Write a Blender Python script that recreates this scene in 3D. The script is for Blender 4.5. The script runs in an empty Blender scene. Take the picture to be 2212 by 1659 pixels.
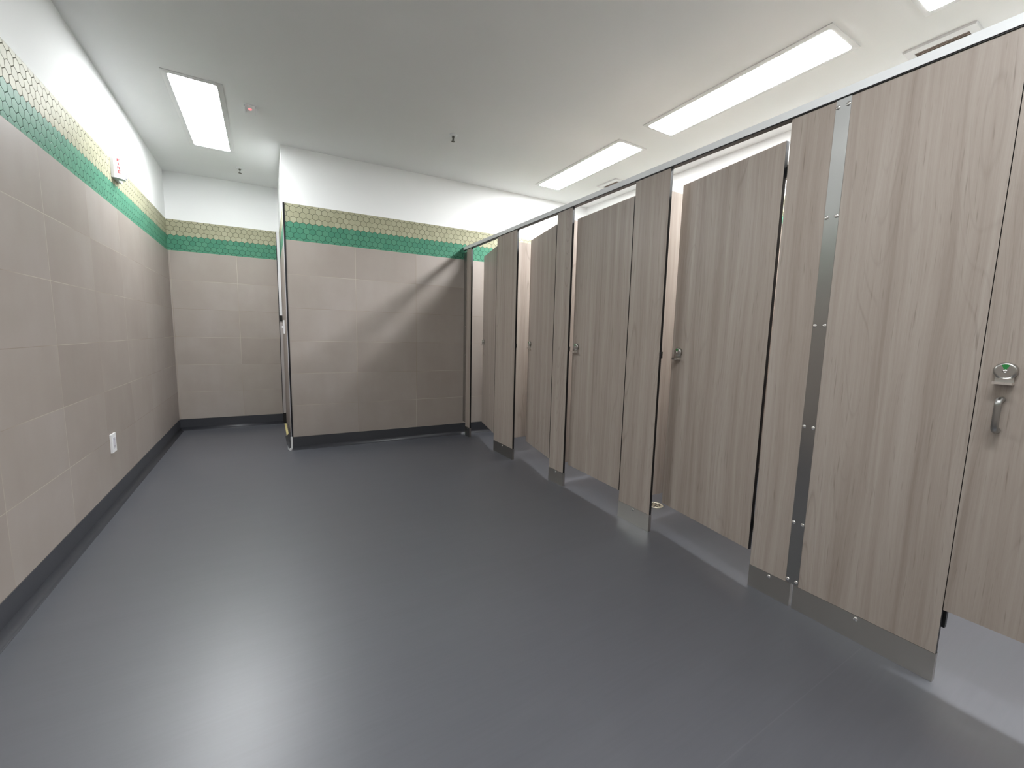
import bpy, bmesh, math, random
from mathutils import Vector, Matrix

random.seed(7)
C = bpy.context.scene.collection
PI = math.pi

# ------------------------------------------------------------------ sizes (metres)
XL = -0.924            # left wall
XC = 0.175             # outside corner / side wall of the recess
XS = 2.010             # front face of the cubicles
XR = 3.745             # wall behind the cubicles
YB, YR, KB = 4.643, 6.045, -0.0433   # back walls are slightly out of square
YF = -2.6              # wall behind the viewer
H = 2.918              # ceiling
TT, TB = 2.404, 2.065  # hexagon band top and bottom
BS = 0.130             # cove base height
ZP = 2.166             # pilaster top
TH = 0.019             # panel thickness

def yback(x): return YB + KB * x
def yrec(x): return YR + KB * x

# ------------------------------------------------------------------ node helpers
def lin(c):
    c = c / 255.0
    return c / 12.92 if c <= 0.04045 else ((c + 0.055) / 1.055) ** 2.4
def srgb(r, g, b): return (lin(r), lin(g), lin(b), 1.0)

class NT:
    def __init__(s, name):
        s.m = bpy.data.materials.new(name)
        s.m.use_nodes = True
        s.t = s.m.node_tree
        s.b = s.t.nodes['Principled BSDF']
    def n(s, typ, **kw):
        x = s.t.nodes.new(typ)
        for k, v in kw.items(): setattr(x, k, v)
        return x
    def put(s, sock, v):
        if v is None: return
        if hasattr(v, 'is_linked') or isinstance(v, bpy.types.NodeSocket): s.t.links.new(v, sock)
        else: sock.default_value = v
    def math(s, op, a, b=None, c=None, clamp=False):
        x = s.n('ShaderNodeMath', operation=op, use_clamp=clamp)
        s.put(x.inputs[0], a); s.put(x.inputs[1], b); s.put(x.inputs[2], c)
        return x.outputs[0]
    def mix(s, f, a, b, blend='MIX'):
        x = s.n('ShaderNodeMix', data_type='RGBA', blend_type=blend)
        s.put(x.inputs[0], f); s.put(x.inputs[6], a); s.put(x.inputs[7], b)
        return x.outputs[2]
    def fmix(s, f, a, b):
        x = s.n('ShaderNodeMix', data_type='FLOAT')
        s.put(x.inputs[0], f); s.put(x.inputs[2], a); s.put(x.inputs[3], b)
        return x.outputs[0]
    def ramp(s, f, stops, interp='LINEAR'):
        x = s.n('ShaderNodeValToRGB')
        x.color_ramp.interpolation = interp
        while len(x.color_ramp.elements) < len(stops): x.color_ramp.elements.new(0.5)
        for e, (p, c) in zip(x.color_ramp.elements, stops): e.position = p; e.color = c
        s.put(x.inputs[0], f)
        return x.outputs[0]
    def noise(s, vec, scale, detail=3.0, rough=0.5, dist=0.0):
        x = s.n('ShaderNodeTexNoise')
        s.put(x.inputs['Vector'], vec); s.put(x.inputs['Scale'], scale)
        s.put(x.inputs['Detail'], detail); s.put(x.inputs['Roughness'], rough); s.put(x.inputs['Distortion'], dist)
        return x.outputs[0]
    def comb(s, x, y, z):
        v = s.n('ShaderNodeCombineXYZ')
        s.put(v.inputs[0], x); s.put(v.inputs[1], y); s.put(v.inputs[2], z)
        return v.outputs[0]
    def vmul(s, v, k):
        x = s.n('ShaderNodeVectorMath', operation='MULTIPLY')
        s.put(x.inputs[0], v); x.inputs[1].default_value = k
        return x.outputs[0]
    def vadd(s, v, k):
        x = s.n('ShaderNodeVectorMath', operation='ADD')
        s.put(x.inputs[0], v); s.put(x.inputs[1], k)
        return x.outputs[0]
    def set(s, **kw):
        names = dict(col='Base Color', rough='Roughness', metal='Metallic', spec='Specular IOR Level',
                     normal='Normal', aniso='Anisotropic', coat='Coat Weight', ecol='Emission Color', estr='Emission Strength')
        for k, v in kw.items(): s.put(s.b.inputs[names[k]], v)
        return s.m

def simple(name, col, rough=0.5, metal=0.0, spec=0.5):
    t = NT(name)
    tc = t.n('ShaderNodeTexCoord')
    nz = t.noise(tc.outputs['Object'], 40.0, 2.0)
    r = t.fmix(nz, max(0.0, rough - 0.05), min(1.0, rough + 0.05))
    return t.set(col=col, rough=r, metal=metal, spec=spec)

# --- painted plaster
def paint_nodes(t, vec):
    nz = t.noise(vec, 2.0, 3.0)
    return t.mix(nz, srgb(236, 237, 237), srgb(241, 242, 242))

# --- wall: large format tiles, a band of hexagons, paint above.  local x runs along the wall
def wall_material(name, tw, phase, hexphase=0.0, dim=1.0):
    t = NT(name)
    tc = t.n('ShaderNodeTexCoord')
    P = tc.outputs['Object']
    sep = t.n('ShaderNodeSeparateXYZ'); t.put(sep.inputs[0], P)
    u, z = sep.outputs[0], sep.outputs[2]
    # large tiles
    th = (TB - BS) / 6.0
    fu = t.math('DIVIDE', t.math('SUBTRACT', u, phase), tw)
    fz = t.math('DIVIDE', t.math('SUBTRACT', z, BS), th)
    cu, cz = t.math('FLOOR', fu), t.math('FLOOR', fz)
    eu = t.math('MULTIPLY', t.math('ABSOLUTE', t.math('SUBTRACT', t.math('FRACT', t.math('ADD', fu, 0.5)), 0.5)), tw)
    ez = t.math('MULTIPLY', t.math('ABSOLUTE', t.math('SUBTRACT', t.math('FRACT', t.math('ADD', fz, 0.5)), 0.5)), th)
    seam = t.math('LESS_THAN', t.math('MINIMUM', eu, ez), 0.0016)
    wn = t.n('ShaderNodeTexWhiteNoise', noise_dimensions='3D'); t.put(wn.inputs[0], t.comb(cu, cz, 3.0))
    shift = t.vadd(P, t.vmul(wn.outputs[1], (9.0, 9.0, 9.0)))
    cloud = t.noise(shift, 2.6, 4.0, 0.55)
    streak = t.noise(t.vmul(shift, (1.4, 1.0, 0.35)), 5.0, 3.0)
    fine = t.noise(P, 90.0, 2.0)
    v = t.math('ADD', t.math('MULTIPLY', cloud, 0.55), t.math('ADD', t.math('MULTIPLY', streak, 0.25), t.math('MULTIPLY', wn.outputs[0], 0.26)))
    v = t.math('ADD', v, t.math('MULTIPLY', t.math('SUBTRACT', fine, 0.5), 0.06))
    tile = t.ramp(v, [(0.25, srgb(148, 138, 131)), (0.55, srgb(158, 149, 142)), (0.85, srgb(168, 160, 155))])
    sn = t.noise(P, 1.1, 1.0)
    seamc = t.ramp(sn, [(0.42, srgb(140, 127, 114)), (0.58, srgb(196, 186, 172))])
    tile = t.mix(t.math('MULTIPLY', seam, 0.8), tile, seamc)
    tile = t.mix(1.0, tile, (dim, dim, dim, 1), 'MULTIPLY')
    # hexagons
    s = (TT - TB) / 7.0
    px = s / 1.5 * math.sqrt(3)
    w = t.math('SUBTRACT', z, TT)
    uu = t.math('ADD', u, hexphase)
    def cell(off_):
        a = t.math('MULTIPLY', t.math('SUBTRACT', t.math('FRACT', t.math('ADD', t.math('DIVIDE', uu, px), off_)), 0.5), px)
        b = t.math('MULTIPLY', t.math('SUBTRACT', t.math('FRACT', t.math('ADD', t.math('DIVIDE', w, 2 * s), off_)), 0.5), 2 * s)
        d = t.math('ADD', t.math('MULTIPLY', a, a), t.math('MULTIPLY', b, b))
        return a, b, d
    a1, b1, d1 = cell(0.5); a2, b2, d2 = cell(0.0)
    useB = t.math('LESS_THAN', d2, d1)
    su, sw = t.fmix(useB, a1, a2), t.fmix(useB, b1, b2)
    au, aw = t.math('ABSOLUTE', su), t.math('ABSOLUTE', sw)
    hd = t.math('MAXIMUM', au, t.math('ADD', t.math('MULTIPLY', au, 0.5), t.math('MULTIPLY', aw, 0.8660254)))
    edge = t.math('SUBTRACT', px / 2, hd)
    grout = t.math('LESS_THAN', edge, 0.0015)
    cw = t.math('SUBTRACT', w, sw)
    cuu = t.math('SUBTRACT', uu, su)
    beige = t.math('GREATER_THAN', cw, -3.5 * s)
    hn = t.n('ShaderNodeTexWhiteNoise', noise_dimensions='3D')
    t.put(hn.inputs[0], t.comb(t.math('ROUND', t.math('MULTIPLY', cuu, 1000.0)), t.math('ROUND', t.math('MULTIPLY', cw, 1000.0)), 0.5))
    bcol = t.mix(hn.outputs[0], srgb(156, 155, 131), srgb(166, 164, 140))
    gcol = t.mix(hn.outputs[0], srgb(72, 127, 105), srgb(84, 137, 113))
    hexc = t.mix(beige, gcol, bcol)
    hexg = t.mix(beige, srgb(36, 62, 51), srgb(70, 69, 55))
    hexc = t.mix(grout, hexc, hexg)
    inhex = t.math('GREATER_THAN', z, TB)
    inpaint = t.math('GREATER_THAN', z, TT)
    col = t.mix(inhex, tile, hexc)
    col = t.mix(inpaint, col, paint_nodes(t, P))
    rough = t.fmix(inhex, 0.5, t.fmix(grout, 0.46, 0.8))
    rough = t.fmix(inpaint, rough, 0.75)
    # relief of the joints
    hh = t.math('SMOOTH_MIN', edge, 0.003, 0.002)
    hh = t.math('MULTIPLY', hh, 0.5)
    seamh = t.math('MULTIPLY', t.math('SUBTRACT', 1.0, seam), 0.0006)
    height = t.fmix(inhex, seamh, hh)
    height = t.fmix(inpaint, height, 0.001)
    bp = t.n('ShaderNodeBump'); bp.inputs['Strength'].default_value = 0.6; bp.inputs['Distance'].default_value = 1.0
    t.put(bp.inputs['Height'], height)
    return t.set(col=col, rough=rough, normal=bp.outputs[0], spec=t.fmix(inhex, 0.35, t.fmix(inpaint, 0.065, 0.2)))

def paint_material(name, dim=1.0):
    t = NT(name)
    tc = t.n('ShaderNodeTexCoord')
    c = paint_nodes(t, tc.outputs['Object'])
    c = t.mix(1.0, c, (dim, dim, dim, 1), 'MULTIPLY')
    nz = t.noise(tc.outputs['Object'], 160.0, 2.0)
    bp = t.n('ShaderNodeBump'); bp.inputs['Strength'].default_value = 0.05; bp.inputs['Distance'].default_value = 0.002
    t.put(bp.inputs['Height'], nz)
    return t.set(col=c, rough=0.8, normal=bp.outputs[0], spec=0.3)

def vinyl_material(name, k=1.0, spec=1.0, seam=None):
    t = NT(name)
    tc = t.n('ShaderNodeTexCoord')
    P = tc.outputs['Object']
    st = t.noise(t.vmul(P, (5.0, 90.0, 20.0)), 1.0, 4.0, 0.6)
    st2 = t.noise(t.vmul(P, (1.0, 14.0, 4.0)), 1.0, 3.0, 0.5)
    cl = t.noise(P, 1.5, 3.0)
    v = t.math('ADD', t.math('MULTIPLY', st, 0.5), t.math('ADD', t.math('MULTIPLY', st2, 0.3), t.math('MULTIPLY', cl, 0.2)))
    col = t.ramp(v, [(0.3, srgb(74 * k, 76 * k, 83 * k)), (0.7, srgb(83 * k, 85 * k, 92 * k))])
    if seam is not None:
        sp = t.n('ShaderNodeSeparateXYZ'); t.put(sp.inputs[0], P)
        ln = t.math('LESS_THAN', t.math('ABSOLUTE', t.math('SUBTRACT', sp.outputs[1], seam)), 0.0018)
        col = t.mix(t.math('MULTIPLY', ln, 0.16), col, srgb(112, 113, 119))
    rough = t.fmix(st, 0.35, 0.42)
    bp = t.n('ShaderNodeBump'); bp.inputs['Strength'].default_value = 0.08; bp.inputs['Distance'].default_value = 0.001
    t.put(bp.inputs['Height'], st)
    if seam is not None:
        t.b.inputs['Coat Weight'].default_value = 0.35; t.b.inputs['Coat Roughness'].default_value = 0.4
    return t.set(col=col, rough=rough, normal=bp.outputs[0], spec=spec)

def wood_material(name):
    t = NT(name)
    tc = t.n('ShaderNodeTexCoord')
    oi = t.n('ShaderNodeObjectInfo')
    P = t.vadd(tc.outputs['Object'], t.vmul(t.comb(oi.outputs['Random'], oi.outputs['Random'], oi.outputs['Random']), (0.0, 31.0, 17.0)))
    sep = t.n('ShaderNodeSeparateXYZ'); t.put(sep.inputs[0], P)
    y, z = t.math('ADD', sep.outputs[0], sep.outputs[1]), sep.outputs[2]
    warp = t.math('MULTIPLY', t.math('SUBTRACT', t.noise(t.comb(0.0, t.math('MULTIPLY', y, 6.0), t.math('MULTIPLY', z, 0.9)), 1.0, 2.0), 0.5), 0.055)
    yw = t.math('ADD', y, warp)
    broad = t.noise(t.comb(0.0, t.math('MULTIPLY', yw, 16.0), t.math('MULTIPLY', z, 0.35)), 1.0, 2.0, 0.5)
    mid = t.noise(t.comb(1.0, t.math('MULTIPLY', yw, 70.0), t.math('MULTIPLY', z, 1.3)), 1.0, 3.0, 0.55)
    fine = t.noise(t.comb(2.0, t.math('MULTIPLY', yw, 420.0), t.math('MULTIPLY', z, 7.0)), 1.0, 2.0, 0.5)
    fleck = t.noise(t.comb(3.0, t.math('MULTIPLY', yw, 130.0), t.math('MULTIPLY', z, 5.0)), 1.0, 2.0, 0.6)
    v = t.math('ADD', t.math('MULTIPLY', broad, 0.55), t.math('ADD', t.math('MULTIPLY', mid, 0.35), t.math('MULTIPLY', fine, 0.16)))
    col = t.ramp(v, [(0.36, srgb(143, 131, 122)), (0.52, srgb(158, 147, 138)), (0.72, srgb(172, 163, 155))])
    fm = t.ramp(fleck, [(0.62, (0, 0, 0, 1)), (0.78, (1, 1, 1, 1))])
    col = t.mix(t.math('MULTIPLY', fm, 0.55), col, srgb(98, 86, 76))
    # arched grain figure
    fig = t.noise(t.comb(5.0, t.math('MULTIPLY', y, 4.5), t.math('MULTIPLY', z, 0.55)), 1.0, 1.0, 0.4)
    rings = t.math('FRACT', t.math('MULTIPLY', fig, 22.0))
    rl = t.ramp(rings, [(0.0, (1, 1, 1, 1)), (0.12, (0, 0, 0, 1)), (0.9, (0, 0, 0, 1)), (1.0, (1, 1, 1, 1))])
    gate = t.ramp(t.noise(t.comb(6.0, t.math('MULTIPLY', y, 5.0), t.math('MULTIPLY', z, 0.8)), 1.0, 1.0), [(0.5, (0, 0, 0, 1)), (0.66, (1, 1, 1, 1))])
    col = t.mix(t.math('MULTIPLY', t.math('MULTIPLY', rl, gate), 0.28), col, srgb(102, 90, 80))
    bp = t.n('ShaderNodeBump'); bp.inputs['Strength'].default_value = 0.12; bp.inputs['Distance'].default_value = 0.0006
    t.put(bp.inputs['Height'], fine)
    return t.set(col=col, rough=0.42, normal=bp.outputs[0], spec=0.35)

def steel_material(name, col=(0.55, 0.54, 0.52, 1), rough=0.3, aniso=0.0, arot=0.0):
    t = NT(name)
    tc = t.n('ShaderNodeTexCoord')
    nz = t.noise(t.vmul(tc.outputs['Object'], (400.0, 400.0, 6.0)), 1.0, 2.0)
    r = t.fmix(nz, rough - 0.05, rough + 0.08) if not aniso else t.fmix(t.noise(tc.outputs['Object'], 6.0, 2.0), rough - 0.01, rough + 0.01)
    if aniso:
        if arot:
            tg = t.n('ShaderNodeTangent', direction_type='RADIAL', axis='Z'); t.put(t.b.inputs['Tangent'], tg.outputs[0])
        else: t.put(t.b.inputs['Tangent'], t.comb(0.0, 0.0, 1.0))   # brushed sideways: highlights stretch up and down
        t.b.inputs['Anisotropic'].default_value = aniso
        t.b.inputs['Anisotropic Rotation'].default_value = 0.0
    return t.set(col=col, rough=r, metal=1.0)

def emit_material(name, col, strength):
    t = NT(name)
    tc = t.n('ShaderNodeTexCoord')
    nz = t.noise(tc.outputs['Object'], 3.0, 1.0)
    e = t.mix(nz, col, tuple(min(1, c * 1.02) for c in col[:3]) + (1,))
    return t.set(col=(0.9, 0.9, 0.9, 1), ecol=e, estr=strength, rough=0.6)

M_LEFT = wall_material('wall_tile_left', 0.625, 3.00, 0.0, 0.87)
M_BACK = wall_material('wall_tile_back', 0.632, 0.815 - XC)
M_REC = wall_material('wall_tile_recess', 0.63, -0.28 - XL, 0.02)
M_SIDE = wall_material('wall_tile_side', 0.63, 0.3)
M_RIGHT = wall_material('wall_tile_right', 0.63, 0.1)
M_PAINT = paint_material('white_paint')
M_CEIL = paint_material('ceiling_paint', 0.96)
M_FLOOR = vinyl_material('grey_vinyl', 1.0, 1.0, 0.583)
M_BASE = vinyl_material('shaded_cove_vinyl', 0.72, 0.45)  # floor vinyl in a darker tone, shade of the upright face put into the colour
M_WOOD = wood_material('grey_oak_laminate')
M_CORE = simple('black_core', (0.006, 0.006, 0.007, 1), 0.45)
M_STEEL = steel_material('brushed_steel', (0.40, 0.40, 0.39, 1), 0.36, 0.8, 1.0)
M_STEELD = steel_material('dull_steel', (0.46, 0.45, 0.43, 1), 0.30)
M_SHOE = steel_material('brushed_shoe_steel', (0.47, 0.455, 0.43, 1), 0.28, 0.93, 0.0)
M_SCREW = steel_material('screw_steel', (0.85, 0.84, 0.82, 1), 0.22)
M_ALU = simple('anodised_rail', srgb(222, 224, 225), 0.4, 0.0)
M_BRASS = steel_material('drain_bronze', (0.72, 0.68, 0.55, 1), 0.4)
M_WHITE = simple('white_plastic', srgb(228, 228, 230), 0.35)
M_OFFW = simple('white_enamel', srgb(214, 214, 214), 0.45)
M_GREYP = simple('pale_grey_plastic', srgb(196, 194, 202), 0.4)
M_RED = simple('red_print', srgb(196, 60, 66), 0.5)
M_GREEN = simple('green_enamel', srgb(34, 122, 58), 0.4)
M_BLACKT = simple('black_edge_trim', (0.004, 0.004, 0.006, 1), 0.35)
M_DARK = simple('dark_slot', srgb(150, 138, 130), 0.7)
M_GUN = steel_material('dark_brass', (0.16, 0.155, 0.14, 1), 0.4)
M_HOLE = simple('dark_hole', (0.012, 0.011, 0.01, 1), 0.8)
M_YEL = simple('yellow_strip', srgb(212, 198, 140), 0.6)
M_GREYW = simple('grey_wall_guard', srgb(172, 166, 164), 0.5)
M_LIGHT = emit_material('lit_diffuser', (0.975, 0.985, 1.0, 1), 66.0)
M_LIGHT_L = emit_material('lit_diffuser_left', (0.96, 0.985, 1.0, 1), 46.0)
M_LED = emit_material('red_lens', (1.0, 0.12, 0.16, 1), 1.0)

# ------------------------------------------------------------------ mesh helpers
def box(bm, x0, x1, y0, y1, z0, z1, mi=0):
    vs = [bm.verts.new(p) for p in ((x0,y0,z0),(x1,y0,z0),(x1,y1,z0),(x0,y1,z0),(x0,y0,z1),(x1,y0,z1),(x1,y1,z1),(x0,y1,z1))]
    for f in ((0,3,2,1),(4,5,6,7),(0,1,5,4),(1,2,6,5),(2,3,7,6),(3,0,4,7)):
        bm.faces.new([vs[i] for i in f]).material_index = mi
    return vs

def prism(bm, pts, z0, z1, mi=0):
    n = len(pts)
    a = [bm.verts.new((x, y, z0)) for x, y in pts]; b = [bm.verts.new((x, y, z1)) for x, y in pts]
    bm.faces.new(a[::-1]).material_index = mi; bm.faces.new(b).material_index = mi
    for i in range(n):
        j = (i + 1) % n
        bm.faces.new((a[i], a[j], b[j], b[i])).material_index = mi

def basis(d):
    d = Vector(d).normalized()
    a = Vector((0, 0, 1)) if abs(d.z) < 0.9 else Vector((1, 0, 0))
    p = d.cross(a).normalized()
    return p, d.cross(p).normalized(), d

def lathe(bm, base, axis, prof, seg=24, mi=0):
    """prof: (distance along axis, radius) pairs; closed with caps"""
    p, q, d = basis(axis); base = Vector(base)
    rings = []
    for h, r in prof:
        rings.append([bm.verts.new(base + d * h + (p * math.cos(2*PI*i/seg) + q * math.sin(2*PI*i/seg)) * max(r, 1e-5)) for i in range(seg)])
    for a, b in zip(rings, rings[1:]):
        for i in range(seg):
            j = (i + 1) % seg
            f = bm.faces.new((a[i], a[j], b[j], b[i])); f.material_index = mi; f.smooth = True
    bm.faces.new(rings[0][::-1]).material_index = mi
    bm.faces.new(rings[-1]).material_index = mi

def tube(bm, pts, r, seg=12, mi=0):
    pts = [Vector(p) for p in pts]
    rings = []
    pp = None
    for i, c in enumerate(pts):
        d = (pts[min(i+1, len(pts)-1)] - pts[max(i-1, 0)]).normalized()
        if pp is None: p, q, _ = basis(d)
        else:
            p = (pp - d * pp.dot(d)).normalized(); q = d.cross(p)
        pp = p
        rings.append([bm.verts.new(c + (p * math.cos(2*PI*k/seg) + q * math.sin(2*PI*k/seg)) * r) for k in range(seg)])
    for a, b in zip(rings, rings[1:]):
        for i in range(seg):
            j = (i + 1) % seg
            f = bm.faces.new((a[i], a[j], b[j], b[i])); f.material_index = mi; f.smooth = True
    bm.faces.new(rings[0][::-1]).material_index = mi; bm.faces.new(rings[-1]).material_index = mi

def bevel(bm, w, seg=2):
    es = [e for e in bm.edges if len(e.link_faces) == 2 and e.calc_face_angle(0) > 0.6]
    bmesh.ops.bevel(bm, geom=es, offset=w, segments=seg, profile=0.5, affect='EDGES')

def obj(name, bm, mats, parent=None, loc=None):
    bmesh.ops.recalc_face_normals(bm, faces=bm.faces[:])
    me = bpy.data.meshes.new(name); bm.to_mesh(me); bm.free()
    for m in (mats if isinstance(mats, (list, tuple)) else [mats]): me.materials.append(m)
    o = bpy.data.objects.new(name, me); C.objects.link(o)
    if parent: o.parent = parent
    if loc: o.location = loc
    return o

def thing(name, label, cat, loc=(0,0,0), rotz=0.0, group=None):
    o = bpy.data.objects.new(name, None); C.objects.link(o)
    o.empty_display_size = 0.05
    o.location = loc; o.rotation_euler = (0, 0, rotz)
    o['label'] = label; o['category'] = cat
    if group: o['group'] = group
    return o

def tag(o, label, cat, group=None):
    o['label'] = label; o['category'] = cat
    if group: o['group'] = group
    return o

def struct(name, bm, mats, loc=None, rotz=0.0):
    o = obj(name, bm, mats); o['kind'] = 'structure'
    if loc: o.location = loc
    o.rotation_euler = (0, 0, rotz)
    return o

def dup(root, label=None, loc=None, rotz=None):
    r = root.copy(); C.objects.link(r)
    if label: r['label'] = label
    if loc is not None: r.location = loc
    if rotz is not None: r.rotation_euler = (0, 0, rotz)
    for ch in list(root.children):
        c = ch.copy(); C.objects.link(c); c.parent = r
        for g in list(ch.children):
            d = g.copy(); C.objects.link(d); d.parent = c
    return r

def nb(): return bmesh.new()

# ------------------------------------------------------------------ the room
bm = nb(); box(bm, XL - 0.12, XR + 0.12, YF - 0.12, YR + 0.4, -0.12, 0.0); struct('floor', bm, M_FLOOR)
bm = nb(); box(bm, XL - 0.12, XR + 0.12, YF - 0.12, YR + 0.4, H, H + 0.12); struct('ceiling', bm, M_CEIL)

# left wall: local x runs along +y so the room is on local -y... built straight in rotated space
Lw = YR - YF + 0.3
bm = nb(); box(bm, YF, YR + 0.3, 0.0, 0.12, 0.0, H)
o = struct('wall_left', bm, M_LEFT, loc=(XL, 0, 0), rotz=PI/2)

ANG = math.atan(KB)
def along(x): return x / math.cos(ANG)
Lb = (XR + 0.12 - XC) / math.cos(ANG)
bm = nb(); box(bm, 0.0, Lb, 0.0, 0.12, 0.0, H)
struct('wall_back', bm, M_BACK, loc=(XC, yback(XC), 0), rotz=ANG)
Lr = (XC + 0.1 - XL + 0.05) / math.cos(ANG)
bm = nb(); box(bm, -0.05, Lr - 0.05, 0.0, 0.12, 0.0, H)
struct('wall_recess', bm, M_REC, loc=(XL, yrec(XL), 0), rotz=ANG)
# side wall of the recess (faces the left wall)
bm = nb(); box(bm, -(YR + 0.2), -(yback(XC) + 0.118), 0.0, 0.1, 0.0, H)
struct('wall_side', bm, M_SIDE, loc=(XC, 0, 0), rotz=-PI/2)
# near end of the side wall is the end grain of the back wall: a thin facing carries its tile
bm = nb(); box(bm, -(yback(XC) + 0.1178), -(yback(XC) + 0.0005), -0.001, 0.0, 0.0, H)
struct('trim_1', bm, M_SIDE, loc=(XC, 0, 0), rotz=-PI/2)
bm = nb(); box(bm, -(YR + 0.3), -YF, 0.0, 0.12, 0.0, H)
struct('wall_right', bm, M_RIGHT, loc=(XR, 0, 0), rotz=-PI/2)
bm = nb(); box(bm, XL - 0.12, XR + 0.12, -0.12, 0.0, 0.0, H)
struct('wall_front', bm, M_RIGHT, loc=(0, YF, 0))

# --- coved base: profile swept along a wall.  p0->p1 with the room on the left hand side normal n
def cove(name, p0, p1, n):
    p0, p1, n = Vector(p0), Vector(p1), Vector(n).normalized()
    R = 0.034; t = 0.004
    prof = [(0.0, BS), (t, BS), (t, R)]
    for k in range(1, 9):
        a = k / 8 * PI / 2
        prof.append((t + R - R * math.cos(a), 0.0012 + R - R * math.sin(a)))
    prof += [(t + R + 0.001, 0.0), (0.0, 0.0)]
    bm = nb(); rows = []
    for p in (p0, p1):
        rows.append([bm.verts.new((p.x + n.x * d, p.y + n.y * d, z)) for d, z in prof])
    m = len(prof)
    for i in range(m):
        j = (i + 1) % m
        f = bm.faces.new((rows[0][i], rows[0][j], rows[1][j], rows[1][i])); f.smooth = 2 <= i <= 9
    bm.faces.new(rows[0]); bm.faces.new(rows[1][::-1])
    return struct(name, bm, M_BASE)
cove('baseboard_left', (XL, YF), (XL, yrec(XL)), (1, 0))
cove('baseboard_recess', (XL, yrec(XL)), (0.142, yrec(0.142)), (KB, -1))
cove('baseboard_side', (XC, yback(XC)), (XC, 5.30), (-1, 0))
cove('baseboard_back', (XC, yback(XC)), (XR, yback(XR)), (KB, -1))
cove('baseboard_right', (XR, YF), (XR, yback(XR)), (-1, 0))
cove('baseboard_front', (XL, YF), (XR, YF), (0, 1))

# --- black edge profile on the outside corner, pale cap of the base below it
bm = nb()
yc = yback(XC)
box(bm, XC - 0.001, XC + 0.014, yc - 0.004, yc + 0.003, BS, TT)
struct('trim_2', bm, M_BLACKT)
bm = nb(); box(bm, XC - 0.004, XC - 0.001, yc - 0.0045, yc + 0.012, BS, TT)  # pale strip stands for the reflection along the trim edge
struct('trim_3', bm, M_GREYP)
bm = nb()
box(bm, XC - 0.010, XC + 0.006, yc - 0.010, yc + 0.004, 0.02, BS + 0.004)
prism(bm, [(XC - 0.026, yc - 0.020), (XC - 0.016, yc - 0.028), (XC + 0.006, yc - 0.006), (XC - 0.008, yc + 0.004)], 0.0, 0.02)
struct('trim_4', bm, M_OFFW)
# --- end of the recess wall: dark edge strip, then a white corner board over a dark block over a grey guard
def ry(x): return yrec(x)
bm = nb(); box(bm, 0.138, 0.146, ry(0.14) - 0.006, ry(0.14) + 0.004, 0.0, TT); struct('trim_5', bm, M_BLACKT)
bm = nb(); box(bm, 0.146, XC, ry(0.16) - 0.012, ry(0.16) + 0.004, 1.385, 2.40); struct('trim_6', bm, M_WHITE)
bm = nb(); box(bm, 0.146, XC, ry(0.16) - 0.020, ry(0.16) + 0.004, 1.31, 1.385); struct('trim_7', bm, M_HOLE)
bm = nb(); box(bm, 0.146, XC, ry(0.16) - 0.012, ry(0.16) + 0.004, 0.137, 1.31); struct('trim_8', bm, M_GREYW)
bm = nb(); box(bm, 0.146, XC, ry(0.16) - 0.016, ry(0.16) + 0.004, 0.0, 0.137); struct('trim_9', bm, M_HOLE)
bm = nb(); box(bm, 0.150, 0.172, 5.28, 6.00, 0.0, 0.004)
tag(obj('floor_strip', bm, M_YEL), 'narrow yellow strip on the floor along the side wall of the recess', 'strip')

# ------------------------------------------------------------------ ceiling fittings
def rrect(x0, x1, y0, y1, r, seg=5):
    pts = []
    for cx, cy, a0 in ((x1 - r, y1 - r, 0), (x0 + r, y1 - r, PI/2), (x0 + r, y0 + r, PI), (x1 - r, y0 + r, 1.5*PI)):
        for k in range(seg + 1):
            a = a0 + k / seg * PI / 2
            pts.append((cx + r * math.cos(a), cy + r * math.sin(a)))
    return pts

def ceiling_light(x, y, label, mat=None, lip=0.008, drop=0.0090):
    t = thing('ceiling_light', label, 'light', (x, y, H), 0, 'recessed ceiling lights')
    fw, fl, dw, dl = 0.174, 0.658, 0.139, 0.634
    bm = nb()
    inner = rrect(-dw, dw, -dl, dl, 0.022); outer = rrect(-fw, fw, -fl, fl, 0.004)
    n = len(inner)
    io = [bm.verts.new((px, py, -0.0045)) for px, py in outer]; ii = [bm.verts.new((px, py, -lip)) for px, py in inner]
    to = [bm.verts.new((px, py, 0.0)) for px, py in outer]; ti = [bm.verts.new((px, py, 0.0)) for px, py in inner]
    for i in range(n):
        j = (i + 1) % n
        bm.faces.new((io[i], io[j], ii[j], ii[i])); bm.faces.new((to[i], to[j], io[j], io[i]))
        bm.faces.new((ii[i], ii[j], ti[j], ti[i])); bm.faces.new((ti[i], ti[j], to[j], to[i]))
    obj('frame', bm, M_OFFW, t)
    bm = nb(); prism(bm, rrect(-dw + 0.0005, dw - 0.0005, -dl + 0.0005, dl - 0.0005, 0.022), -drop, -0.001)
    d = obj('diffuser', bm, mat or M_LIGHT, t); d['label'] = 'glowing white diffuser'
    return t
L1 = ceiling_light(-0.378, 4.432, 'glowing rectangular ceiling light beside the left wall', M_LIGHT_L, 0.011, 0.006)
L2 = ceiling_light(2.871, 3.487, 'glowing ceiling light above the cubicles, farthest of that row, near the back wall')
L3 = dup(L2, 'glowing ceiling light above the cubicles, middle of that row, seen whole', (2.864, 1.903, H))
L4 = dup(L2, 'glowing ceiling light cut off by the top edge at upper right', (2.872, 0.312, H))

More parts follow.
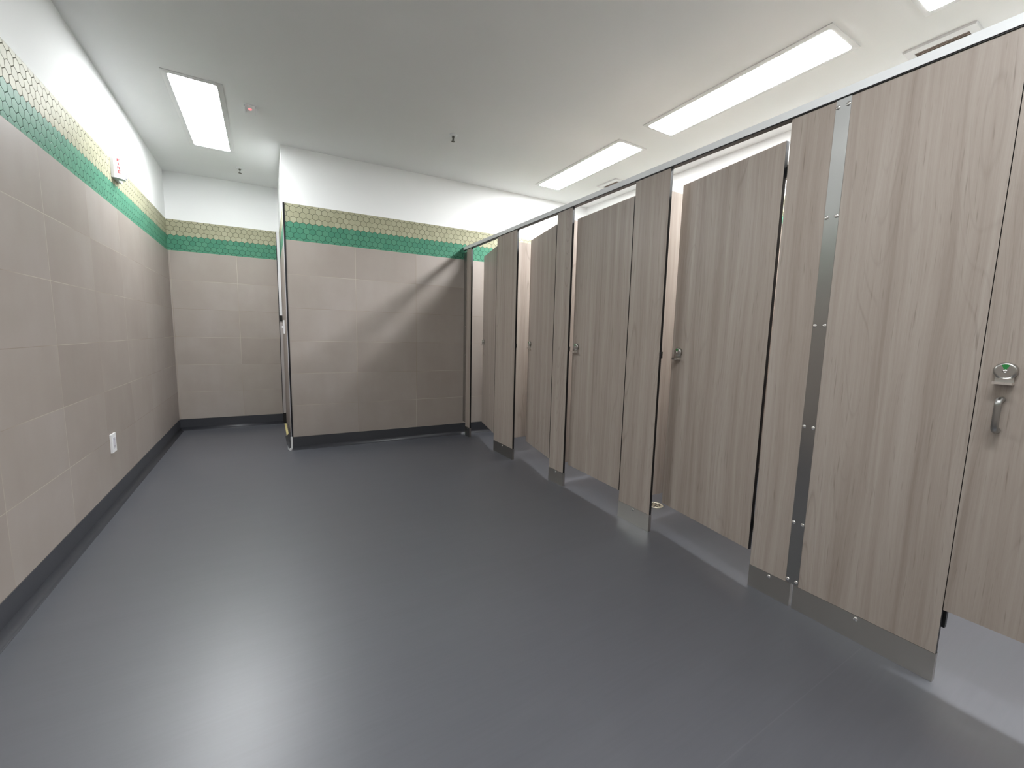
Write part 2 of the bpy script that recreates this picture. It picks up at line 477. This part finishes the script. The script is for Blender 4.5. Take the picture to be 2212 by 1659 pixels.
def ceiling_vent(x, y, label):
    t = thing('ceiling_vent', label, 'vent', (x, y, H), 0, 'exhaust vents above the cubicles')
    fw, fl, sw, sl = 0.085, 0.152, 0.029, 0.112
    bm = nb()
    # a frame with a bevelled face around the slot
    def ring(a, b, z): return [bm.verts.new(p) for p in ((-a, -b, z), (a, -b, z), (a, b, z), (-a, b, z))]
    r0, r1, r2, r3 = ring(fw, fl, 0.0), ring(fw - 0.004, fl - 0.004, -0.012), ring(sw, sl, -0.012), ring(sw, sl, -0.001)
    for a, b in ((r0, r1), (r1, r2), (r2, r3)):
        for i in range(4):
            j = (i + 1) % 4; bm.faces.new((a[i], a[j], b[j], b[i]))
    obj('frame', bm, M_OFFW, t)
    bm = nb(); box(bm, -sw, sw, -sl, sl, -0.004, -0.0015)
    for k in range(3):
        xx = -0.018 + 0.018 * k
        box(bm, xx - 0.0015, xx + 0.0015, -sl, sl, -0.010, -0.004)
    g = obj('grille', bm, M_DARK, t); g['label'] = 'brownish slotted grille'
    return t
V1 = ceiling_vent(3.388, 0.988, 'slotted ceiling vent in the upper right corner near the cut-off light')
V2 = dup(V1, 'small ceiling vent peeping over the head rail below the far light', (3.395, 3.645, H))

def sprinkler(x, y, label):
    t = thing('fire_sprinkler', label, 'sprinkler', (x, y, H), 0, 'ceiling sprinklers')
    bm = nb(); lathe(bm, (0,0,0), (0,0,-1), [(0, 0.036), (0.003, 0.036), (0.010, 0.024), (0.011, 0.012)], 28)
    e = obj('escutcheon', bm, M_ALU, t); e['label'] = 'pale cover plate'
    bm = nb(); lathe(bm, (0,0,-0.008), (0,0,-1), [(0, 0.011), (0.012, 0.011), (0.014, 0.007), (0.020, 0.006)], 16)
    for s in (-1, 1):
        tube(bm, [(0, s*0.010, -0.018), (0, s*0.016, -0.030), (0, s*0.012, -0.042), (0, 0, -0.050)], 0.0026, 8)
    lathe(bm, (0,0,-0.028), (0,0,-1), [(0, 0.003), (0.020, 0.003)], 8)
    obj('body', bm, M_GUN, t)
    bm = nb(); lathe(bm, (0,0,-0.050), (0,0,-1), [(0, 0.006), (0.001, 0.016), (0.003, 0.016), (0.006, 0.005)], 20)
    obj('deflector', bm, M_GUN, t)
    return t
S1 = sprinkler(1.461, 3.57, 'sprinkler head in the open middle of the ceiling')
S2 = dup(S1, 'small sprinkler head on the ceiling of the recess beyond the left light', (-0.183, 5.532, H))

t = thing('ceiling_sensor', 'small square ceiling sensor with a red lens beside the left light', 'sensor', (-0.046, 4.043, H))
bm = nb(); box(bm, -0.042, 0.042, -0.065, 0.065, -0.006, 0.0); bevel(bm, 0.002, 1); obj('plate', bm, M_CEIL, t)
for s in (-1, 1):
    bm = nb(); box(bm, s*0.036 - 0.004, s*0.036 + 0.004, -0.062, 0.062, -0.020, -0.006); bevel(bm, 0.002, 1)
    obj('side_rib', bm, M_WHITE, t)
bm = nb(); lathe(bm, (0, 0, -0.006), (0,0,-1), [(0, 0.013), (0.004, 0.012), (0.008, 0.007), (0.009, 0.001)], 16)
r = obj('lens', bm, M_LED, t); r['label'] = 'glowing red lens'

# ------------------------------------------------------------------ left wall fittings
t = thing('fire_alarm', 'white wall alarm with red FIRE lettering on the hexagon band', 'fire alarm', (XL, 4.18, 2.272))
bm = nb()
prism(bm, [(0, 0.0), (0.018, 0.0), (0.022, 0.004), (0.022, 0.170), (0.018, 0.174), (0, 0.174)], 0.0, 0.150)
obj('back_plate', bm, M_WHITE, t)
bm = nb()
prism(bm, [(0.022, 0.004), (0.060, 0.034), (0.064, 0.042), (0.064, 0.078), (0.060, 0.084), (0.022, 0.090)], 0.002, 0.148)
obj('housing', bm, M_WHITE, t)
bm = nb(); prism(bm, [(0.062, 0.060), (0.072, 0.064), (0.072, 0.082), (0.056, 0.088)], 0.014, 0.140)
l = obj('strobe_lens', bm, M_GREYP, t); l['label'] = 'pale grey strobe lens bar'
bm = nb()
# letters F I R E stacked on the slanted face
dx, dy = 0.038, 0.030
ln = math.hypot(dx, dy); ex, ey = dx / ln, dy / ln; nx, ny = ey, -ex
def stroke(a0, a1, z0, z1):
    pts = []
    for a, q in ((a0, 0.0), (a1, 0.0), (a1, 0.0016), (a0, 0.0016)):
        pts.append((0.022 + ex * a + nx * q, 0.004 + ey * a + ny * q))
    prism(bm, pts, z0, z1)
LT = dict(F=[(0,.25,0,1),(0,1,.8,1),(0,.8,.42,.6)], I=[(.38,.62,0,1)], R=[(0,.25,0,1),(0,1,.82,1),(.75,1,.5,1),(0,1,.42,.58),(.6,.9,0,.42)], E=[(0,.25,0,1),(0,1,.8,1),(0,.85,.42,.58),(0,1,0,.2)])
for k, chh in enumerate('FIRE'):
    zb = 0.118 - k * 0.027
    for a0, a1, z0, z1 in LT[chh]:
        stroke(0.016 + a0 * 0.015, 0.016 + a1 * 0.015, zb + z0 * 0.019, zb + z1 * 0.019)
l = obj('lettering', bm, M_RED, t); l['label'] = 'red letters FIRE set one above the other'
bm = nb()
for k in range(3):
    for j in range(2):
        lathe(bm, (0.0215, 0.112 + 0.026 * j, 0.046 + 0.022 * k), (1, 0, 0), [(0, 0.004), (0.001, 0.004)], 8)
l = obj('sounder_hole', bm, M_GREYP, t)

def wall_plate(name, label, cat, loc, rotz):
    t = thing(name, label, cat, loc, rotz)
    return t
t = thing('power_outlet', 'white power outlet low on the left tiled wall', 'outlet', (XL, 3.690, 0.422))
bm = nb(); box(bm, 0.0, 0.010, -0.044, 0.044, -0.062, 0.062); bevel(bm, 0.004, 2); obj('cover_plate', bm, M_WHITE, t)
bm = nb(); box(bm, 0.009, 0.0125, -0.018, 0.018, -0.036, 0.036); bevel(bm, 0.002, 1)
p_ = obj('socket', bm, M_GREYP, t)
for s in (-1, 1):
    bm = nb()
    for q in (-1, 1): box(bm, 0.0124, 0.0128, q*0.007 - 0.0012, q*0.007 + 0.0012, s*0.022 - 0.004, s*0.022 + 0.005)
    obj('slot', bm, M_HOLE, p_)
t = thing('light_switch', 'white light switch on the side wall just round the outside corner', 'switch', (XC, 5.42, 1.238))
bm = nb(); box(bm, -0.012, 0.0, -0.050, 0.050, -0.075, 0.075); bevel(bm, 0.004, 2); obj('cover_plate', bm, M_WHITE, t)
bm = nb(); box(bm, -0.026, -0.012, -0.010, 0.010, -0.010, 0.012); bevel(bm, 0.002, 1); obj('toggle', bm, M_WHITE, t)

# ------------------------------------------------------------------ cubicles
def panel_bm(x0, x1, y0, y1, z0, z1):
    """laminate on the two big faces (slot 0), black core on the edges (slot 1)"""
    bm = nb(); box(bm, x0, x1, y0, y1, z0, z1)
    bevel(bm, 0.0012, 1)
    big = 0 if (x1 - x0) < (y1 - y0) else 1
    bm.normal_update()
    for f in bm.faces: f.material_index = 0 if abs(f.normal[big]) > 0.9 else 1
    return bm
WOODCORE = [M_WOOD, M_CORE]

def screw_bm(c, axis, r=0.0055):
    bm = nb(); lathe(bm, c, axis, [(0, r), (0.0015, r), (0.0032, r * 0.7), (0.0038, 0.0004)], 14)
    return bm

SHOE = 0.108
def pilaster(label, ya, yb, keeper=True, screw_y=None):
    """ya = far (left) edge, yb = near (right) edge"""
    cy = (ya + yb) / 2
    t = thing('pilaster', label, 'cubicle panel', (XS, cy, 0.0), 0, 'cubicle front pilasters')
    a, b = ya - cy, yb - cy
    obj('panel', panel_bm(0.0, TH, b, a, 0.012, ZP), WOODCORE, t)
    bm = nb()
    x0, x1, q = -0.0022, TH + 0.0022, 0.0015
    box(bm, x0, 0.0, b - q, a + q, 0.0, SHOE); box(bm, TH, x1, b - q, a + q, 0.0, SHOE)
    box(bm, 0.0, TH, b - q, b, 0.0, SHOE); box(bm, 0.0, TH, a, a + q, 0.0, SHOE)
    s = obj('shoe', bm, M_SHOE, t); s['label'] = 'plain steel shoe at the foot'
    obj('screw', screw_bm((x0, (a + b) / 2 if screw_y is None else screw_y - cy, 0.094), (-1, 0, 0), 0.0085), M_SCREW, s)
    if keeper:
        bm = nb(); box(bm, 0.004, TH - 0.002, b - 0.010, b, 1.088, 1.126); bevel(bm, 0.003, 2)
        k = obj('latch_keeper', bm, M_CORE, t); k['label'] = 'small black latch keeper'
    return t, cy

PY = [(4.475, 4.355), (3.745, 3.361), (2.749, 2.560), (1.940, 1.680), (1.049, 0.865), (0.850, 0.387)]
PLAB = ['very narrow wood-grain pilaster fixed against the tiled back wall',
        'wood-grain pilaster with steel shoe, second from the back wall',
        'slim wood-grain pilaster with steel shoe, third from the back wall',
        'wood-grain pilaster with bright steel shoe beside the round floor drain',
        'wood-grain pilaster on the left of the tall steel cover strip',
        'broad wood-grain front panel between the tall steel strip and the closed door']
pil = []
for (ya, yb), lb in zip(PY, PLAB):
    pil.append(pilaster(lb, ya, yb, yb > 0.9))
# black door stop behind the free edge of the closed door
p5, cy5 = pil[5]
bm = nb(); box(bm, TH + 0.0025, TH + 0.022, 0.379 - cy5, 0.405 - cy5, 0.205, 2.09); bevel(bm, 0.003, 2)
ds = obj('door_stop', bm, M_CORE, p5); ds['label'] = 'black door stop strip'
# wall channel of the first pilaster
p0, cy0 = pil[0]
yw = yback(XS + 0.01)
bm = nb(); box(bm, 0.002, TH + 0.004, 4.475 - cy0, yw - cy0 - 0.002, 0.16, ZP - 0.02)
br = obj('wall_channel', bm, M_STEELD, p0); br['label'] = 'dull metal wall channel'
for k in range(6):
    obj('screw', screw_bm((0.002, 4.500 - cy0, 0.30 + 0.33 * k), (-1, 0, 0), 0.006), M_SCREW, br)

# --- steel strip over the joint of the two near panels
t = thing('cover_strip', 'tall brushed steel strip with screw pairs covering a panel joint', 'metal strip', (XS, 0.8575, 0.0))
bm = nb(); box(bm, -0.0028, -0.0002, -0.0245, 0.0265, SHOE + 0.004, ZP + 0.004)
obj('strip', bm, M_STEEL, t)
for z in (2.138, 1.713, 1.272, 0.836, 0.398, 0.128):
    for yy in (-0.0165, 0.0185):
        obj('screw', screw_bm((-0.0028, yy, z), (-1, 0, 0), 0.0078), M_SCREW, t)

# --- head rail along the top
t = thing('head_rail', 'long pale aluminium head rail running along the tops of all cubicles', 'rail', (XS, 0, ZP))
bm = nb()
box(bm, -0.008, TH + 0.012, -1.60, yw + 0.001, 0.005, 0.038)
bevel(bm, 0.004, 2)
obj('rail', bm, M_ALU, t)
bm = nb(); box(bm, -0.004, TH + 0.009, -1.60, yw, 0.0005, 0.006)  # black strip in place of the shade inside the open rail underside
c_ = obj('channel', bm, M_CORE, t); c_['label'] = 'black strip for the shaded hollow under the rail'

# --- doors
def lock_parts(door, yl, zl):
    """round indicator lock with a folded lip, on the outer face (x = 0) of a door in door space"""
    bm = nb()
    lathe(bm, (0.0, yl, zl), (-1, 0, 0), [(0, 0.0265), (0.012, 0.0265), (0.016, 0.0245), (0.017, 0.020)], 32)
    box(bm, -0.010, -0.001, yl - 0.020, yl + 0.020, zl - 0.036, zl - 0.012)
    lk = obj('lock', bm, M_STEELD, door); lk['label'] = 'round steel lock'
    bm = nb()
    box(bm, -0.036, 0.0, yl - 0.021, yl + 0.021, zl - 0.042, zl - 0.034); bevel(bm, 0.002, 2)
    obj('lip', bm, M_SCREW, lk)
    bm = nb()
    a0, a1 = PI * 0.36, PI * 0.64
    pts = [(yl + 0.005 * math.cos(a), 0.005 * math.sin(a)) for a in (a0, a1)] 
    ring = [(yl + 0.021 * math.cos(a0 + (a1 - a0) * k / 6), 0.021 * math.sin(a0 + (a1 - a0) * k / 6)) for k in range(7)]
    loop = [pts[0]] + ring + [pts[1]]
    f0 = [bm.verts.new((-0.0170, y, zl + z)) for y, z in loop]; f1 = [bm.verts.new((-0.0176, y, zl + z)) for y, z in loop]
    bm.faces.new(f1)
    for i in range(len(loop)):
        j = (i + 1) % len(loop); bm.faces.new((f0[i], f0[j], f1[j], f1[i]))
    g = obj('indicator', bm, M_GREEN, lk); g['label'] = 'green vacancy mark'
    bm = nb(); lathe(bm, (-0.017, yl, zl), (-1, 0, 0), [(0, 0.006), (0.002, 0.005), (0.003, 0.001)], 14)
    obj('pivot', bm, M_SCREW, lk)

def door(label, yh, w, ang, z0, z1, handle=False):
    """hinged at its near edge yh, free edge swings inwards"""
    t = thing('cubicle_door', label, 'door', (XS + 0.001, yh, 0.0), -ang, 'cubicle doors')
    obj('panel', panel_bm(0.0, TH, 0.0, w, z0, z1), WOODCORE, t)
    lock_parts(t, w - 0.056, 1.126)
    bm = nb()
    for zc in (z0 + 0.12, z1 - 0.12):
        lathe(bm, (TH + 0.006, 0.008, zc - 0.04), (0, 0, 1), [(0, 0.006), (0.08, 0.006)], 12)
        box(bm, TH, TH + 0.003, 0.0, 0.05, zc - 0.035, zc + 0.035)
        box(bm, TH + 0.0105, TH + 0.0135, -0.036, 0.008, zc - 0.03, zc + 0.03)
    obj('hinge', bm, M_STEELD, t)
    if handle:
        bm = nb(); box(bm, 0.006, 0.013, w - 0.004, w + 0.0014, 1.116, 1.136)
        obj('latch_bolt', bm, M_STEELD, t)
        bm = nb(); yl = w - 0.056
        zt, zb, out = 1.035, 0.935, 0.038
        pts = [(0.0, yl, zt), (-out * 0.55, yl, zt)]
        for k in range(1, 6):
            a = k / 5 * PI / 2
            pts.append((-out * 0.55 - out * 0.45 * math.sin(a), yl, zt - out * 0.45 * (1 - math.cos(a))))
        for k in range(0, 6):
            a = k / 5 * PI / 2
            pts.append((-out * 0.55 - out * 0.45 * math.cos(a), yl, zb + out * 0.45 * (1 - math.sin(a))))
        pts.append((0.0, yl, zb))
        tube(bm, pts, 0.0085, 14)
        hd = obj('pull_handle', bm, M_STEEL, t); hd['label'] = 'steel bow handle'
    return t
def ang_of(dx, w): return math.asin(dx / w)
DZ0, DZ1 = 0.178, 2.084
door('wood-grain door standing ajar nearest the tiled back wall', 3.7535, 0.594, ang_of(0.145, 0.594), DZ0, DZ1)
door('wood-grain door standing ajar, second from the back wall', 2.7575, 0.596, ang_of(0.135, 0.596), DZ0, DZ1)
door('wood-grain door barely ajar, third from the back wall', 1.9480, 0.602, ang_of(0.040, 0.602), DZ0, DZ1)
door('wood-grain door slightly ajar beside the round floor drain', 1.0655, 0.6055, ang_of(0.092, 0.6055), DZ0, DZ1)
door('closed wood-grain door with steel handle at the right picture edge', -0.2440, 0.629, 0.0, 0.278, DZ1, True)

# --- dividers between the cubicles
def divider(y, label):
    t = thing('divider_panel', label, 'cubicle panel', (XS + TH, y, 0.0), 0, 'dividers between cubicles')
    obj('panel', panel_bm(0.012, XR - XS - TH - 0.012, -TH/2, TH/2, 0.165, 2.105), WOODCORE, t)
    bm = nb()
    for s in (-1, 1):
        y0, y1 = sorted((s * TH/2, s * (TH/2 + 0.003)))
        box(bm, 0.003, 0.040, y0, y1, 0.165, 2.105)
    box(bm, 0.0005, 0.003, -0.032, 0.032, 0.165, 2.105)
    b = obj('bracket', bm, M_STEELD, t); b['label'] = 'dull metal bracket on the front edge'
    for k in range(5):
        obj('screw', screw_bm((0.026, -TH/2 - 0.003, 0.27 + 0.42 * k), (0, -1, 0), 0.006), M_SCREW, b)
    return t
DV = divider(3.553, 'wood-grain divider behind the second pilaster, glimpsed past an ajar door')
def divdup(y, label): return dup(DV, label, (XS + TH, y, 0.0))
divdup(2.655, 'wood-grain divider behind the third pilaster, a thin sliver beside the barely ajar door')
divdup(1.810, 'wood-grain divider above the round floor drain, behind the drain-side pilaster')
divdup(0.957, 'wood-grain divider behind the pilaster left of the steel strip, seen only as a sliver')

# --- floor drain
t = thing('floor_drain', 'round pale floor drain just inside the cubicles', 'drain', (2.385, 1.945, 0.0))
bm = nb()
seg = 32; R0, R1 = 0.058, 0.043
lathe(bm, (0,0,0), (0,0,1), [(0, R0), (0.003, R0 - 0.001), (0.004, R0 - 0.003), (0.004, R1), (0.0032, R1 - 0.001)], seg)
obj('rim', bm, M_BRASS, t)
bm = nb()
for k in range(-2, 3):
    yy = k * 0.015; hw = math.sqrt(max(0.0, (R1 - 0.006) ** 2 - yy * yy))
    for s in (-1, 1):
        x0, x1 = sorted((s * 0.004, s * hw))
        box(bm, x0, x1, yy - 0.0035, yy + 0.0035, 0.0033, 0.0040)
obj('slot', bm, M_HOLE, t)

# ------------------------------------------------------------------ unseen lamps out of frame; the row lamps repeat the visible fittings
def area(name, x, y, w, l, e):
    ld = bpy.data.lights.new(name, 'AREA'); ld.shape = 'RECTANGLE'; ld.size = w; ld.size_y = l; ld.energy = e
    ld.color = (0.96, 0.985, 1.0)
    o = bpy.data.objects.new(name, ld); C.objects.link(o); o.location = (x, y, H - 0.012)
    return o
area('left_row_lamp', -0.378, 1.30, 0.278, 1.268, 13.0).data.spread = math.radians(158)
area('entry_lamp', 0.5, -1.3, 0.6, 1.268, 16.0)
area('middle_fill', 0.85, 0.1, 0.278, 0.9, 40.0)  # unseen fill, split off the entry lamp to brighten the near panel tops
area('right_row_lamp', 2.87, -1.28, 0.278, 1.268, 80.0)

w = bpy.data.worlds.new('world'); bpy.context.scene.world = w
w.use_nodes = True
w.node_tree.nodes['Background'].inputs[0].default_value = (0.02, 0.02, 0.02, 1)
w.node_tree.nodes['Background'].inputs[1].default_value = 1.0

# ------------------------------------------------------------------ camera
rx, ry_, rz = -0.11626, -0.53460, 0.02365
f = 892.8
cyw, syw = math.cos(ry_), math.sin(ry_)
fw = Vector((-syw * math.cos(rx), cyw * math.cos(rx), math.sin(rx)))
r_ = Vector((cyw, syw, 0)); up = r_.cross(fw)
c_, s_ = math.cos(rz), math.sin(rz)
r2 = r_ * c_ + up * s_; u2 = up * c_ - r_ * s_
cd = bpy.data.cameras.new('camera'); cam = bpy.data.objects.new('camera', cd); C.objects.link(cam)
m = Matrix.Identity(4)
for i in range(3):
    m[i][0], m[i][1], m[i][2] = r2[i], u2[i], -fw[i]
m[0][3], m[1][3], m[2][3] = 0.0, 0.0, 1.2
cam.matrix_world = m
cd.sensor_width = 36.0; cd.sensor_fit = 'HORIZONTAL'
cd.lens = 36.0 * f / 2212.0
cd.clip_start = 0.02
sc = bpy.context.scene
sc.camera = cam
sc.view_settings.view_transform = 'Standard'
sc.view_settings.look = 'None'
sc.view_settings.exposure = 0.0
sc.cycles.max_bounces = 10
sc.cycles.diffuse_bounces = 6
